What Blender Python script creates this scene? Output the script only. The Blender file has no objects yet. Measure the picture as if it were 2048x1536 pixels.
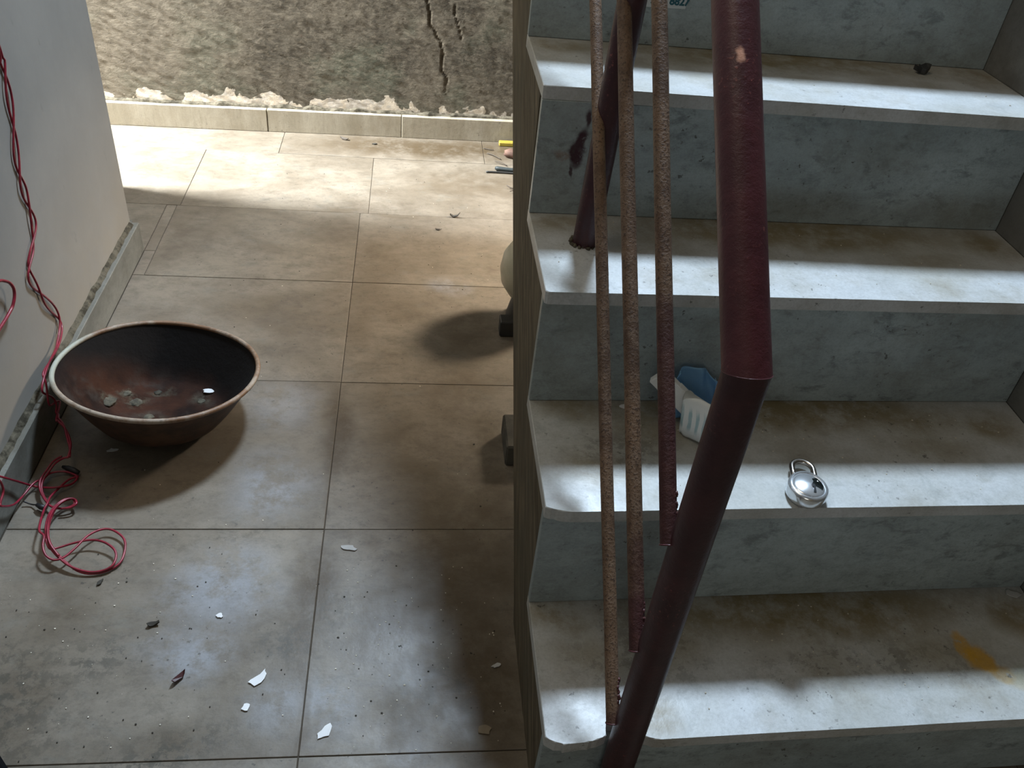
import bpy, bmesh, math, random
from mathutils import Vector, Matrix, noise
random.seed(7)
C = bpy.context.scene.collection
SC = bpy.context.scene
S = 1.2                                   # all coordinates below are written in units of 1.2 m

# ---------------------------------------------------------------- camera
def V(x, y, z): return Vector((x, y, z)) * S
cam_d = bpy.data.cameras.new('camera'); cam = bpy.data.objects.new('camera', cam_d); C.objects.link(cam)
PIT, YAW, ROL = 0.6617, 0.1571, 0.1179
f = Vector((math.sin(YAW)*math.cos(PIT), math.cos(YAW)*math.cos(PIT), -math.sin(PIT)))
r = f.cross(Vector((0, 0, 1))).normalized(); u = r.cross(f)
r2 = r*math.cos(ROL) + u*math.sin(ROL); u2 = -r*math.sin(ROL) + u*math.cos(ROL)
M = Matrix((r2, u2, -f)).transposed().to_4x4(); M.translation = V(-0.155, -0.4743, 0.9847)
cam.matrix_world = M
cam_d.sensor_width = 36; cam_d.lens = 36*1725.1/2048; cam_d.clip_start = 0.02
SC.camera = cam
# ---------------------------------------------------------------- light and exposure
SC.view_settings.view_transform = 'Standard'; SC.view_settings.look = 'None'
SC.view_settings.exposure = 0.0; SC.view_settings.gamma = 1.0; SC.view_settings.use_curve_mapping = False
W = bpy.data.worlds.new('world'); SC.world = W; W.use_nodes = True
W.node_tree.nodes['Background'].inputs[0].default_value = (1.0, 0.82, 0.52, 1)
W.node_tree.nodes['Background'].inputs[1].default_value = 0.085
def area(name, loc, target, sx, sy, watts, col):
    l = bpy.data.lights.new(name, 'AREA'); l.shape = 'RECTANGLE'; l.size = sx; l.size_y = sy; l.energy = watts; l.color = col
    o = bpy.data.objects.new(name, l); C.objects.link(o); o.location = V(*loc)
    d = V(*target) - V(*loc); o.rotation_euler = d.to_track_quat('-Z', 'Y').to_euler(); return o
area('stairwell_skylight', (0.48, 2.15, 3.15), (0.3, 0.3, 0.4), 0.50, 0.42, 255, (0.66, 0.82, 1.0))
area('warm_fill', (-0.60, 0.38, 2.15), (0.25, 0.62, 0.6), 1.0, 1.0, 9.5, (1.0, 0.86, 0.66))  # added warm fill from the left, stands in for bounced light
area('passage_daylight', (-1.95, 1.605, 1.95), (-0.75, 1.68, 0.0), 0.42, 0.4, 720, (0.90, 0.96, 1.0))
area('front_fill', (-0.9, -2.6, 1.4), (0.25, 0.4, 0.3), 1.4, 1.0, 13, (1.0, 0.98, 0.92))  # added fill from behind the camera, lifts the risers
lp_ = area('understair_daylight', (0.80, 1.42, 0.80), (0.0, 1.2, 0.0), 0.22, 0.22, 7.0, (1.0, 0.86, 0.70)); lp_.data.spread = math.radians(64)

# ---------------------------------------------------------------- helpers
def lin(c):
    return tuple(((x/255)/12.92 if x/255 <= 0.04045 else ((x/255+0.055)/1.055)**2.4) for x in c) + (1,)
class MB:
    """collects shapes (in scene units) into one mesh"""
    def __init__(s): s.b = bmesh.new()
    def quadbox(s, pts, bev=0.0):          # eight corners: bottom 4 ccw, top 4 ccw
        v = [s.b.verts.new(p) for p in pts]
        fs = [(3, 2, 1, 0), (4, 5, 6, 7), (0, 1, 5, 4), (1, 2, 6, 5), (2, 3, 7, 6), (3, 0, 4, 7)]
        fc = [s.b.faces.new([v[i] for i in q]) for q in fs]
        if bev:
            es = set(e for q in fc for e in q.edges)
            bmesh.ops.bevel(s.b, geom=list(es), offset=bev, segments=1, affect='EDGES')
        return s
    def box(s, a, b, bev=0.0):
        x0, y0, z0 = a; x1, y1, z1 = b
        return s.quadbox([(x0, y0, z0), (x1, y0, z0), (x1, y1, z0), (x0, y1, z0), (x0, y0, z1), (x1, y0, z1), (x1, y1, z1), (x0, y1, z1)], bev)
    def prism(s, poly, fn, a, b, bev=0.0):  # poly of 2-D points, fn(p, h) -> 3-D
        lo = [s.b.verts.new(fn(p, a)) for p in poly]; hi = [s.b.verts.new(fn(p, b)) for p in poly]
        n = len(poly); fc = [s.b.faces.new(lo[::-1]), s.b.faces.new(hi)]
        for i in range(n): fc.append(s.b.faces.new([lo[i], lo[(i+1) % n], hi[(i+1) % n], hi[i]]))
        if bev:
            es = set(fc[1].edges)
            bmesh.ops.bevel(s.b, geom=list(es), offset=bev, segments=1, affect='EDGES')
        return s
    def rings(s, rs, cap0=True, cap1=True, closed=True):
        L = [[s.b.verts.new(p) for p in q] for q in rs]; n = len(L[0])
        for a, b in zip(L, L[1:]):
            for i in range(n if closed else n-1):
                s.b.faces.new([a[i], a[(i+1) % n], b[(i+1) % n], b[i]])
        if cap0: s.b.faces.new(L[0][::-1])
        if cap1: s.b.faces.new(L[-1])
        return s
    def tube(s, pts, r, n=8, cap=True):
        pts = [Vector(p) for p in pts]; rs = []; up = None
        for i, p in enumerate(pts):
            t = (pts[min(i+1, len(pts)-1)] - pts[max(i-1, 0)])
            if t.length < 1e-9: t = Vector((0, 0, 1))
            t.normalize()
            if up is None: up = t.orthogonal().normalized()
            up = (up - t*up.dot(t))
            if up.length < 1e-6: up = t.orthogonal()
            up.normalize(); w = t.cross(up); rr = r[i] if isinstance(r, (list, tuple)) else r
            rs.append([p + rr*(up*math.cos(2*math.pi*k/n) + w*math.sin(2*math.pi*k/n)) for k in range(n)])
        return s.rings(rs, cap, cap)
    def lathe(s, prof, n=32, c=(0, 0, 0), wob=None):
        rs = []
        for rr, z in prof:
            q = []
            for k in range(n):
                a = 2*math.pi*k/n; q.append(Vector(c) + Vector((rr*math.cos(a), rr*math.sin(a), z)))
            rs.append(q)
        return s.rings(rs, True, True)
    def ball(s, c, rad, seg=8, rough=0.0, seed=0):
        rx, ry, rz = rad if isinstance(rad, tuple) else (rad,)*3
        q = bmesh.ops.create_uvsphere(s.b, u_segments=seg, v_segments=max(4, seg//2+1), radius=1)
        for v in q['verts']:
            k = 1 + rough*noise.noise(v.co*2.3 + Vector((seed, seed*1.7, 0)))
            v.co = Vector((c[0]+v.co.x*rx*k, c[1]+v.co.y*ry*k, c[2]+v.co.z*rz*k))
        return s
    def xf(s, m):
        bmesh.ops.transform(s.b, matrix=m, verts=s.b.verts); return s
    def build(s, name, mat, parent=None, smooth=False, sub=0):
        bmesh.ops.recalc_face_normals(s.b, faces=s.b.faces)
        me = bpy.data.meshes.new(name)
        off = parent_off(parent)
        for v in s.b.verts: v.co = v.co*S - off
        s.b.to_mesh(me); s.b.free()
        if smooth:
            for p in me.polygons: p.use_smooth = True
        me.materials.append(mat)
        o = bpy.data.objects.new(name, me); C.objects.link(o)
        if parent: o.parent = parent
        if smooth and smooth != 'all':
            me.set_sharp_from_angle(angle=math.radians(40))
        if sub:
            m = o.modifiers.new('sub', 'SUBSURF'); m.levels = sub; m.render_levels = sub
        return o
def parent_off(p):
    o = Vector((0, 0, 0))
    while p: o = o + p.location; p = p.parent
    return o
def thing(name, label, cat, loc, group=None, kind=None):
    o = bpy.data.objects.new(name, None); C.objects.link(o); o.empty_display_size = 0.05
    o.location = V(*loc); tag(o, label, cat, group, kind); return o
def tag(o, label=None, cat=None, group=None, kind=None):
    if label: o['label'] = label
    if cat: o['category'] = cat
    if group: o['group'] = group
    if kind: o['kind'] = kind
    return o
def spline(pts, k=6):
    P = [Vector(p) for p in pts]; out = []
    for i in range(len(P)-1):
        a, b, c, d = P[max(i-1, 0)], P[i], P[i+1], P[min(i+2, len(P)-1)]
        for j in range(k):
            t = j/k
            out.append(0.5*((2*b) + (c-a)*t + (2*a-5*b+4*c-d)*t*t + (3*b-a-3*c+d)*t**3))
    out.append(P[-1]); return out

# ---------------------------------------------------------------- materials
class NT:
    def __init__(s, name):
        s.m = bpy.data.materials.new(name); s.m.use_nodes = True; s.t = s.m.node_tree
        s.p = s.t.nodes['Principled BSDF']; s.pos = s.t.nodes.new('ShaderNodeNewGeometry').outputs['Position']
    def n(s, ty, **k):
        x = s.t.nodes.new(ty)
        for a, b in k.items(): setattr(x, a, b)
        return x
    def l(s, a, b): s.t.links.new(a, b)
    def set(s, sock, v):
        if hasattr(v, 'links'): s.l(v, sock)
        else: sock.default_value = v
    def noise(s, scale, detail=6, rough=0.6, vec=None, dist=0.0):
        x = s.n('ShaderNodeTexNoise'); x.inputs['Scale'].default_value = scale; x.inputs['Detail'].default_value = detail
        x.inputs['Roughness'].default_value = rough; x.inputs['Distortion'].default_value = dist
        s.l(vec if vec is not None else s.pos, x.inputs['Vector']); return x.outputs['Fac']
    def noisecol(s, scale):
        x = s.n('ShaderNodeTexNoise'); x.inputs['Scale'].default_value = scale; x.inputs['Detail'].default_value = 4
        s.l(s.pos, x.inputs['Vector']); return x.outputs['Color']
    def vm(s, op, a, b=None):
        x = s.n('ShaderNodeVectorMath', operation=op); s.set(x.inputs[0], a)
        if b is not None: s.set(x.inputs[1], b)
        return x.outputs['Value'] if op in ('LENGTH', 'DISTANCE', 'DOT_PRODUCT') else x.outputs['Vector']
    def ma(s, op, a, b=None, clamp=False):
        x = s.n('ShaderNodeMath', operation=op, use_clamp=clamp); s.set(x.inputs[0], a)
        if b is not None: s.set(x.inputs[1], b)
        return x.outputs[0]
    def step(s, v, a, b, o0=0.0, o1=1.0):
        x = s.n('ShaderNodeMapRange', interpolation_type='SMOOTHSTEP'); s.set(x.inputs['Value'], v)
        x.inputs['From Min'].default_value = a; x.inputs['From Max'].default_value = b
        x.inputs['To Min'].default_value = o0; x.inputs['To Max'].default_value = o1; return x.outputs['Result']
    def mix(s, fac, a, b):
        x = s.n('ShaderNodeMix', data_type='RGBA'); s.set(x.inputs['Factor'], fac)
        s.set(x.inputs['A'] if False else x.inputs[6], a); s.set(x.inputs[7], b); return x.outputs[2]
    def warp(s, scale, amt):
        c = s.noisecol(scale); d = s.vm('SUBTRACT', c, (0.5, 0.5, 0.5)); d = s.vm('MULTIPLY', d, (amt, amt, amt)); return s.vm('ADD', s.pos, d)
    def blob(s, vec, c, rad, soft=0.35):
        d = s.vm('SUBTRACT', vec, tuple(x*S for x in c)); d = s.vm('MULTIPLY', d, tuple(1/(x*S) if x else 0 for x in rad))
        return s.step(s.vm('LENGTH', d), 1.0, soft, 0, 1)
    def blobs(s, vec, L, soft=0.2):
        tot = None
        for c, rad, st in L:
            b = s.ma('MULTIPLY', s.blob(vec, c, rad, soft), st); tot = b if tot is None else s.ma('MAXIMUM', tot, b)
        return tot
    def bump(s, h, strength, dist=0.01):
        x = s.n('ShaderNodeBump'); x.inputs['Strength'].default_value = strength; x.inputs['Distance'].default_value = dist
        s.l(h, x.inputs['Height']); s.l(x.outputs['Normal'], s.p.inputs['Normal'])
    def done(s, col, rough=0.5, metal=0.0, spec=0.5):
        s.set(s.p.inputs['Base Color'], col); s.set(s.p.inputs['Roughness'], rough); s.p.inputs['Metallic'].default_value = metal
        s.p.inputs['Specular IOR Level'].default_value = spec; return s.m
def stretch(t, k):
    return t.vm('MULTIPLY', t.pos, k)

def marble(name, light, dark, dirt, blobs=(), vein=(0.30, 0.33, 0.33), dirtbase=0.0, lightblobs=(), clean=(0.6, 0.62, 0.63), spot=0.5, rough=(0.35, 0.6), stains=(), st=(1, 1, 1), vary=True, grime=(), veinmix=0.55, mottle=0.4):
    t = NT(name)
    pos = t.pos
    if vary:                                  # every slab is cut from another place in the block
        oi = t.n('ShaderNodeObjectInfo'); cx = t.n('ShaderNodeCombineXYZ')
        t.l(t.ma('MULTIPLY', oi.outputs['Random'], 9.0), cx.inputs[0]); t.l(t.ma('MULTIPLY', oi.outputs['Random'], 5.0), cx.inputs[2])
        pos = t.vm('ADD', t.vm('MULTIPLY', t.pos, st), cx.outputs[0])
    w = t.warp(7, 0.09)
    n1 = t.noise(3.2, 8, 0.62, pos, 0.6); col = t.mix(t.step(n1, 0.36, 0.66), dark+(1,), light+(1,))
    n2 = t.noise(15, 8, 0.72, pos, 0.35); col = t.mix(t.ma('MULTIPLY', t.step(n2, 0.53, 0.68), veinmix), col, vein+(1,))
    n4 = t.noise(26, 10, 0.86, pos, 0.2); col = t.mix(t.ma('MULTIPLY', t.step(n4, 0.44, 0.68), mottle), col, tuple(0.45*x for x in dark)+(1,))
    if lightblobs:
        b = t.blobs(w, lightblobs, 0.1); col = t.mix(t.ma('MULTIPLY', b, t.step(t.noise(13, 9, 0.75), 0.38, 0.56, 0.15, 1)), col, clean+(1,))
    n3 = t.noise(5.5, 9, 0.7)
    d = t.ma('MULTIPLY', t.step(n3, 0.45, 0.75), 0.45 + dirtbase)
    if blobs:
        b = t.blobs(w, blobs); b = t.ma('MULTIPLY', b, t.step(t.noise(17, 9, 0.75), 0.34, 0.58, 0.45, 1)); d = t.ma('MAXIMUM', d, b)
    d = t.ma('ADD', d, dirtbase, True)
    col = t.mix(d, col, dirt+(1,))
    if grime:
        gm = t.ma('MULTIPLY', t.blobs(t.warp(5, 0.16), grime, 0.05), t.step(t.noise(46, 6, 0.75), 0.475, 0.57)); col = t.mix(t.ma('MULTIPLY', gm, 0.8), col, (0.045, 0.040, 0.028, 1))
    for c, rad, colr, stg in stains:
        g = t.ma('MULTIPLY', t.blob(t.warp(30, 0.035), c, rad, 0.5), t.step(t.noise(60, 6, 0.7), 0.34, 0.46)); col = t.mix(t.ma('MULTIPLY', g, stg), col, colr+(1,))
    sp = t.noise(95, 3, 0.6); msk = t.step(t.noise(6, 4), 0.42, 0.62)
    col = t.mix(t.ma('MULTIPLY', t.ma('MULTIPLY', t.step(sp, 0.64, 0.70), msk), spot), col, (0.05, 0.045, 0.035, 1))
    g = t.noise(260, 3, 0.7); col = t.mix(t.step(g, 0.35, 0.75, 0.0, 0.18), col, (0.10, 0.09, 0.07, 1))
    t.bump(t.noise(70, 5, 0.6), 0.12, 0.003)
    return t.done(col, t.step(n3, 0.35, 0.7, rough[0], rough[1]))

BR = (0.070, 0.047, 0.024)
floor_dirt_shade = [((-.275, .30, 0), (.055, .19, 1), 1.0), ((-.266, .62, 0), (.038, .17, 1), 1.0), ((-.27, .2, 0), (.012, .6, 1), .6), ((-.18, .25, 0), (.07, .09, 1), .8), ((-.14, .13, 0), (.09, .10, 1), .75),
              ((-.05, .16, 0), (.09, .20, 1), .85), ((-.10, .45, 0), (.13, .12, 1), .6), ((-.04, .95, 0), (.09, .12, 1), .75), ((-.13, .58, 0), (.14, .16, 1), .5), ((-.02, .5, 0), (.06, .5, 1), .6),
              ((-.6, .13, 0), (.09, .12, 1), .6), ((-.40, .075, 0), (.12, .05, 1), .55), ((-.6, .3, 0), (.06, .10, 1), .5), ((-.34, .21, 0), (.05, .04, 1), .6), ((-.12, 1.0, 0), (.12, .10, 1), .4),
              ((-.25, 1.43, 0), (.3, .02, 1), .45), ((-.08, 1.83, 0), (.55, .12, 1), .95), ((.05, 1.62, 0), (.28, .16, 1), .55), ((-.08, .35, 0), (.13, .3, 1), .7), ((-.06, .75, 0), (.12, .2, 1), .5), ((-.62, .9, 0), (.1, .2, 1), .45), ((-.4, .98, 0), (.25, .12, 1), .35)]  # the blob at the strip's right end also paints in the light's falloff
floor_clean = [((-.40, .31, 0), (.12, .10, 1), .95), ((-.42, .21, 0), (.10, .06, 1), .9), ((-.24, .12, 0), (.06, .06, 1), .8), ((-.36, .50, 0), (.10, .10, 1), .75), ((-.36, .7, 0), (.1, .1, 1), .5),
               ((-.06, 1.11, 0), (.07, .05, 1), .8), ((-.13, .07, 0), (.05, .05, 1), .5), ((-.31, .13, 0), (.05, .05, 1), .7)]
m_floor = marble('floor_marble', (0.228, 0.196, 0.154), (0.152, 0.126, 0.094), BR, floor_dirt_shade, (0.17, 0.16, 0.135), 0.02, floor_clean, (0.27, 0.28, 0.30), 0.8, (0.32, 0.6), st=(1, 1.6, 1), grime=[((-.62, .14, 0), (.13, .15, 1), 1), ((-.42, .085, 0), (.15, .05, 1), 1), ((-.30, .21, 0), (.07, .05, 1), .8), ((-.53, .21, 0), (.10, .06, 1), .8), ((-.25, .27, 0), (.04, .08, 1), .6), ((-.1, .14, 0), (.1, .08, 1), .6), ((-.55, .36, 0), (.05, .02, 1), .8), ((-.35, .42, 0), (.2, .012, 1), .5)], mottle=0.6)
m_grout = NT('grout'); m_grout = m_grout.done((0.06, 0.047, 0.033, 1), 0.9)
tread_dirt_shade = []
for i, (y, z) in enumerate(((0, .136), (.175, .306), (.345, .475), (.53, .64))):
    tread_dirt_shade += [((.04, y+.16, z), (.08, .05, .05), .7), ((.33, y+.165, z), (.42, .085, .05), .9), ((.15, y+.12, z), (.12, .05, .05), .55), ((.5, y+.10, z), (.12, .05, .05), .5), ((.33, y+.09, z), (.10, .04, .05), .4), ((.62, y+.15, z), (.06, .06, .05), .8)]  # dust at the tread backs, also painting in the shade there
tread_dirt_shade += [((.07, .10, .136), (.09, .06, .05), .5), ((.08, .24, .306), (.08, .05, .05), .6), ((.124, .03, .136), (.028, .05, .05), .75), ((.3, .1, .136), (.1, .05, .05), .35), ((.35, .25, .306), (.2, .04, .05), .35)]  # blob on the lowest front edge also paints the railing's shadow gap
m_tread = marble('tread_marble', (0.58, 0.60, 0.61), (0.46, 0.47, 0.45), (0.19, 0.142, 0.058), tread_dirt_shade, (0.33, 0.35, 0.34), 0.05, (), spot=0.7, veinmix=0.5, mottle=0.25, grime=[((.12, .1, .136), (.12, .09, .05), .5), ((.4, .08, .136), (.3, .05, .05), .5), ((.1, .26, .306), (.1, .07, .05), .6)], rough=(0.3, 0.55),
                 stains=[((.530, .102, .14), (.014, .024, .05), (0.50, 0.27, 0.01), .7), ((.544, .084, .14), (.024, .024, .05), (0.50, 0.27, 0.01), .85), ((.562, .064, .14), (.022, .016, .05), (0.45, 0.27, 0.03), .5), ((.655, .10, .14), (.05, .05, .05), (0.40, 0.25, 0.02), .4), ((.60, .05, .14), (.05, .02, .05), (0.45, 0.3, 0.08), .3), ((.62, .055, .14), (.06, .03, .05), (.25, .3, .2), .3)])
m_riser = marble('riser_marble', (0.41, 0.485, 0.495), (0.31, 0.37, 0.38), (0.17, 0.16, 0.125), [((.04, .36, .4), (.10, .05, .2), .45), ((.05, .54, .55), (.08, .1, .14), .4), ((.6, .54, .5), (.12, .1, .05), .6), ((.35, .54, .5), (.2, .1, .04), .5)],
                 (0.13, 0.155, 0.16), 0.03, (), spot=0.8, rough=(0.35, 0.55), st=(1.2, 1, 2.0), veinmix=0.70, mottle=0.55,
                 stains=[((.0560, .545, .574), (.0105, .05, .020), (0.035, 0.006, 0.012), 1), ((.0505, .545, .556), (.0115, .05, .020), (0.035, 0.006, 0.012), 1), ((.0600, .545, .602), (.0075, .05, .018), (0.035, 0.006, 0.012), .95), ((.046, .545, .537), (.005, .05, .010), (0.035, 0.006, 0.012), .9), ((.033, .545, .555), (.014, .05, .010), (0.20, 0.09, 0.05), .5)])
m_skirt = marble('skirting_marble', (0.24, 0.24, 0.22), (0.16, 0.16, 0.15), (0.07, 0.06, 0.045), (), (0.10, 0.10, 0.09), 0.1, (), rough=(0.4, 0.6))
m_bbl = marble('left_skirting_marble', (0.22, 0.215, 0.185), (0.14, 0.138, 0.118), (0.075, 0.062, 0.04), (), (0.08, 0.088, 0.075), 0.12, (), rough=(0.5, 0.7), st=(1, 1, 2))
m_bbb = marble('back_skirting_marble', (0.42, 0.37, 0.285), (0.32, 0.275, 0.20), (0.22, 0.17, 0.10), (), (0.30, 0.26, 0.18), 0.02, (), rough=(0.4, 0.6), st=(3, 1, .6))

def plaster_back():
    t = NT('rough_cement_plaster')
    sv = t.vm('MULTIPLY', t.pos, (1.0, 1.0, 1.0))
    n1 = t.noise(4.5, 8, 0.65); col = t.mix(t.step(n1, 0.35, 0.65), (0.058, 0.048, 0.034, 1), (0.120, 0.099, 0.071, 1))
    col = t.mix(t.ma('MULTIPLY', t.step(t.noise(2.6, 5, 0.6, t.vm('ADD', t.pos, (4, 2, 7))), 0.50, 0.62), 0.6), col, (0.075, 0.082, 0.055, 1))
    rot = t.n('ShaderNodeMapping'); rot.inputs['Rotation'].default_value = (0, 0.62, 0); rot.inputs['Scale'].default_value = (55, 55, 130); t.l(t.pos, rot.inputs['Vector'])
    tw = t.noise(1.0, 8, 0.72, rot.outputs['Vector'], 0.8)
    col = t.mix(t.step(tw, 0.40, 0.66, 0.0, 0.5), col, (0.22, 0.182, 0.132, 1))
    sx0 = t.n('ShaderNodeSeparateXYZ'); t.l(t.warp(3, 0.5), sx0.inputs[0]); col = t.mix(t.step(sx0.outputs[0], -.55, -1.1, 0, .30), col, (0.30, 0.25, 0.185, 1))  # left end lightened, passage light falloff put into the colour
    col = t.mix(t.step(t.noise(150, 4), 0.58, 0.72, 0, 0.55), col, (0.06, 0.05, 0.035, 1))
    sx = t.n('ShaderNodeSeparateXYZ'); t.l(t.pos, sx.inputs[0])
    # remains of whitewash just above the skirting
    nw = t.noise(12, 6, 0.55, t.vm('ADD', t.pos, (1.3, 0, 0.4)), 0.4)
    hz = t.step(sx.outputs[2], 0.085, 0.160, 0.27, -0.08)
    mw = t.step(t.ma('ADD', nw, hz), 0.70, 0.725)
    far = t.step(sx.outputs[0], -1.25, 0.0, 1.0, 0.75)
    col = t.mix(t.ma('MULTIPLY', mw, far), col, t.mix(t.step(t.noise(40, 4), .4, .6), (0.62, 0.52, 0.40, 1), (0.50, 0.44, 0.37, 1)))
    h = t.ma('ADD', t.ma('MULTIPLY', tw, 0.8), t.ma('MULTIPLY', t.noise(75, 8, 0.8), 0.9))
    h = t.ma('ADD', h, t.ma('MULTIPLY', mw, 0.35))
    t.bump(h, 0.7, 0.008); return t.done(col, 0.9, 0, 0.2)
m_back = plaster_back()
def plaster_left():
    t = NT('white_wall_paint'); n1 = t.noise(3, 6, 0.6)
    col = t.mix(t.step(n1, 0.35, 0.7), (0.250, 0.236, 0.215, 1), (0.295, 0.277, 0.250, 1))
    sx = t.n('ShaderNodeSeparateXYZ'); t.l(t.pos, sx.inputs[0])
    low = t.ma('MULTIPLY', t.step(sx.outputs[2], 0.45, 0.05), t.step(t.noise(7, 6), 0.3, 0.7, .3, 1)); col = t.mix(t.ma('MULTIPLY', low, 0.55), col, (0.285, 0.245, 0.185, 1))
    col = t.mix(t.ma('MULTIPLY', t.step(t.noise(26, 3, 0.6, t.vm('MULTIPLY', t.pos, (1, 1, .6))), 0.66, 0.74), 0.6), col, (0.22, 0.21, 0.19, 1))
    t.bump(t.noise(30, 6, 0.65), 0.10, 0.004); return t.done(col, 0.7, 0, 0.3)
m_left = plaster_left()
def cement():
    t = NT('stair_side_cement')
    mp = t.n('ShaderNodeMapping'); mp.inputs['Rotation'].default_value = (math.radians(-44), 0, 0); t.l(t.pos, mp.inputs['Vector'])
    sv = t.vm('MULTIPLY', mp.outputs['Vector'], (1, 4, 48))
    st = t.noise(1.6, 7, 0.7, sv, 0.3)
    col = t.mix(t.step(st, 0.35, 0.68), (0.075, 0.060, 0.039, 1), (0.185, 0.150, 0.100, 1))
    col = t.mix(t.step(st, 0.66, 0.72), col, (0.33, 0.26, 0.165, 1))
    col = t.mix(t.step(t.noise(5, 5), .45, .7, 0, .5), col, (0.10, 0.09, 0.065, 1))
    t.bump(t.ma('ADD', st, t.ma('MULTIPLY', t.noise(60, 5), 0.4)), 0.6, 0.006); return t.done(col, 0.85, 0, 0.2)
m_cement = cement()
def mortar():
    t = NT('crumbly_mortar'); n = t.noise(40, 6, 0.7)
    col = t.mix(t.step(n, 0.35, 0.65), (0.035, 0.030, 0.021, 1), (0.125, 0.108, 0.078, 1)); t.bump(n, 0.7, 0.006); return t.done(col, 0.9, 0, 0.1)
m_mortar = mortar()
def rusty(name, paint, painted):
    t = NT(name); n = t.noise(55, 6, 0.7); n2 = t.noise(9, 5, 0.6); n3 = t.noise(330, 3, 0.6)
    col = t.mix(t.step(n2, 0.35, 0.65), (0.075, 0.040, 0.022, 1), (0.165, 0.100, 0.058, 1))
    col = t.mix(t.step(n, 0.42, 0.66, 0, 0.5), col, (0.21, 0.145, 0.10, 1)); col = t.mix(t.step(n3, 0.52, 0.64, 0, 0.8), col, (0.045, 0.025, 0.016, 1))
    sx = t.n('ShaderNodeSeparateXYZ'); t.l(t.pos, sx.inputs[0])
    if painted:                                  # maroon paint near the newel post
        lo, hi = painted; msk = t.step(t.ma('ADD', sx.outputs[1], t.ma('MULTIPLY', t.ma('SUBTRACT', n2, 0.5), 0.25)), hi, lo)
        col = t.mix(msk, col, t.mix(t.step(n, .4, .7), (0.045, 0.012, 0.012, 1), (0.075, 0.026, 0.023, 1)))
    t.bump(t.ma('ADD', n3, n), 0.45, 0.002); return t.done(col, 0.62, 0.0, 0.4)
m_bars = [rusty('rusty_bar_a', 0, (-.03*S, .035*S)), rusty('rusty_bar_b', 0, (-.01*S, .07*S)), rusty('rusty_bar_c', 0, (.05*S, .17*S))]
def maroon(name, a, b, spotat=None):
    t = NT(name); n = t.noise(30, 6, 0.65); col = t.mix(t.step(n, 0.35, 0.7), a+(1,), b+(1,))
    pk = t.noise(210, 4, 0.7); sel = t.step(t.noise(12, 4), 0.48, 0.65)
    col = t.mix(t.ma('MULTIPLY', t.step(pk, 0.60, 0.66), t.ma('MULTIPLY', sel, 0.7)), col, (0.27, 0.085, 0.075, 1))
    if spotat:
        g = t.blob(t.warp(90, 0.008), spotat, (.0065, .012, .012), 0.75); col = t.mix(g, col, (0.75, 0.42, 0.32, 1))
    t.bump(t.ma('ADD', n, t.ma('MULTIPLY', pk, 0.4)), 0.3, 0.003); return t.done(col, 0.42, 0, 0.45)
m_rail = maroon('maroon_paint', (0.055, 0.011, 0.015), (0.080, 0.018, 0.023), (0.078, 0.142, 0.800))
m_post = maroon('dark_maroon_paint', (0.034, 0.010, 0.013), (0.052, 0.015, 0.018))
m_weld = maroon('weld_paint', (0.055, 0.016, 0.017), (0.13, 0.055, 0.05))
def plain(name, col, rough=0.5, metal=0.0, var=0.15, scale=30, bump=0.0, spec=0.5, alpha=1.0, trans=0.0):
    t = NT(name); n = t.noise(scale, 5, 0.6); c = t.mix(t.step(n, 0.3, 0.7), tuple(x*(1-var) for x in col)+(1,), tuple(min(1, x*(1+var)) for x in col)+(1,))
    if bump: t.bump(n, bump, 0.004)
    m = t.done(c, rough, metal, spec); t.p.inputs['Transmission Weight'].default_value = trans; return m
m_wire = plain('red_insulation', (0.22, 0.012, 0.028), 0.35, var=0.25, scale=80)
m_tape = plain('black_tape', (0.012, 0.012, 0.013), 0.5)
m_chrome = plain('chrome', (0.80, 0.83, 0.86), 0.20, 0.82, 0.05, 60)
m_shackle = plain('steel_shackle', (0.42, 0.38, 0.34), 0.24, 1.0, 0.25, 90)
m_dark = plain('dark_hole', (0.01, 0.012, 0.013), 0.5)
m_keyplate = plain('dark_steel_cover', (0.16, 0.20, 0.21), 0.18, 1.0, 0.2, 60)
def pan_in():
    t = NT('rusty_pan_inside'); n = t.noise(18, 7, 0.65); n2 = t.noise(7, 5, .6)
    col = t.mix(t.step(n2, 0.38, 0.62), (0.014, 0.007, 0.005, 1), (0.050, 0.019, 0.010, 1)); col = t.mix(t.step(n, 0.5, 0.7, 0, .6), col, (0.05, 0.04, 0.033, 1))
    pan_mid = t.blob(t.warp(9, 0.05), (-.572, .652, .02), (.145, .128, .4), .66); col = t.mix(pan_mid, (0.010, 0.0085, 0.008, 1), col)  # near-black outside this ellipse, rust tones inside
    w = t.warp(22, 0.05)
    cem = t.ma('MULTIPLY', t.blobs(w, [((-.643, .677, .02), (.026, .02, .1), 1), ((-.603, .690, .02), (.028, .022, .1), .9), ((-.622, .708, .02), (.02, .016, .1), .9), ((-.566, .722, .02), (.045, .012, .1), .6), ((-.573, .652, .02), (.04, .02, .1), .7), ((-.50, .703, .02), (.025, .025, .1), .6)]), t.step(t.noise(38, 7, .7), .42, .62))
    col = t.mix(cem, col, (0.105, 0.095, 0.068, 1)); t.bump(t.ma('ADD', n, cem), 0.6, 0.005); return t.done(col, 0.85, 0.0, 0.15)
m_panin = pan_in()
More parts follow.
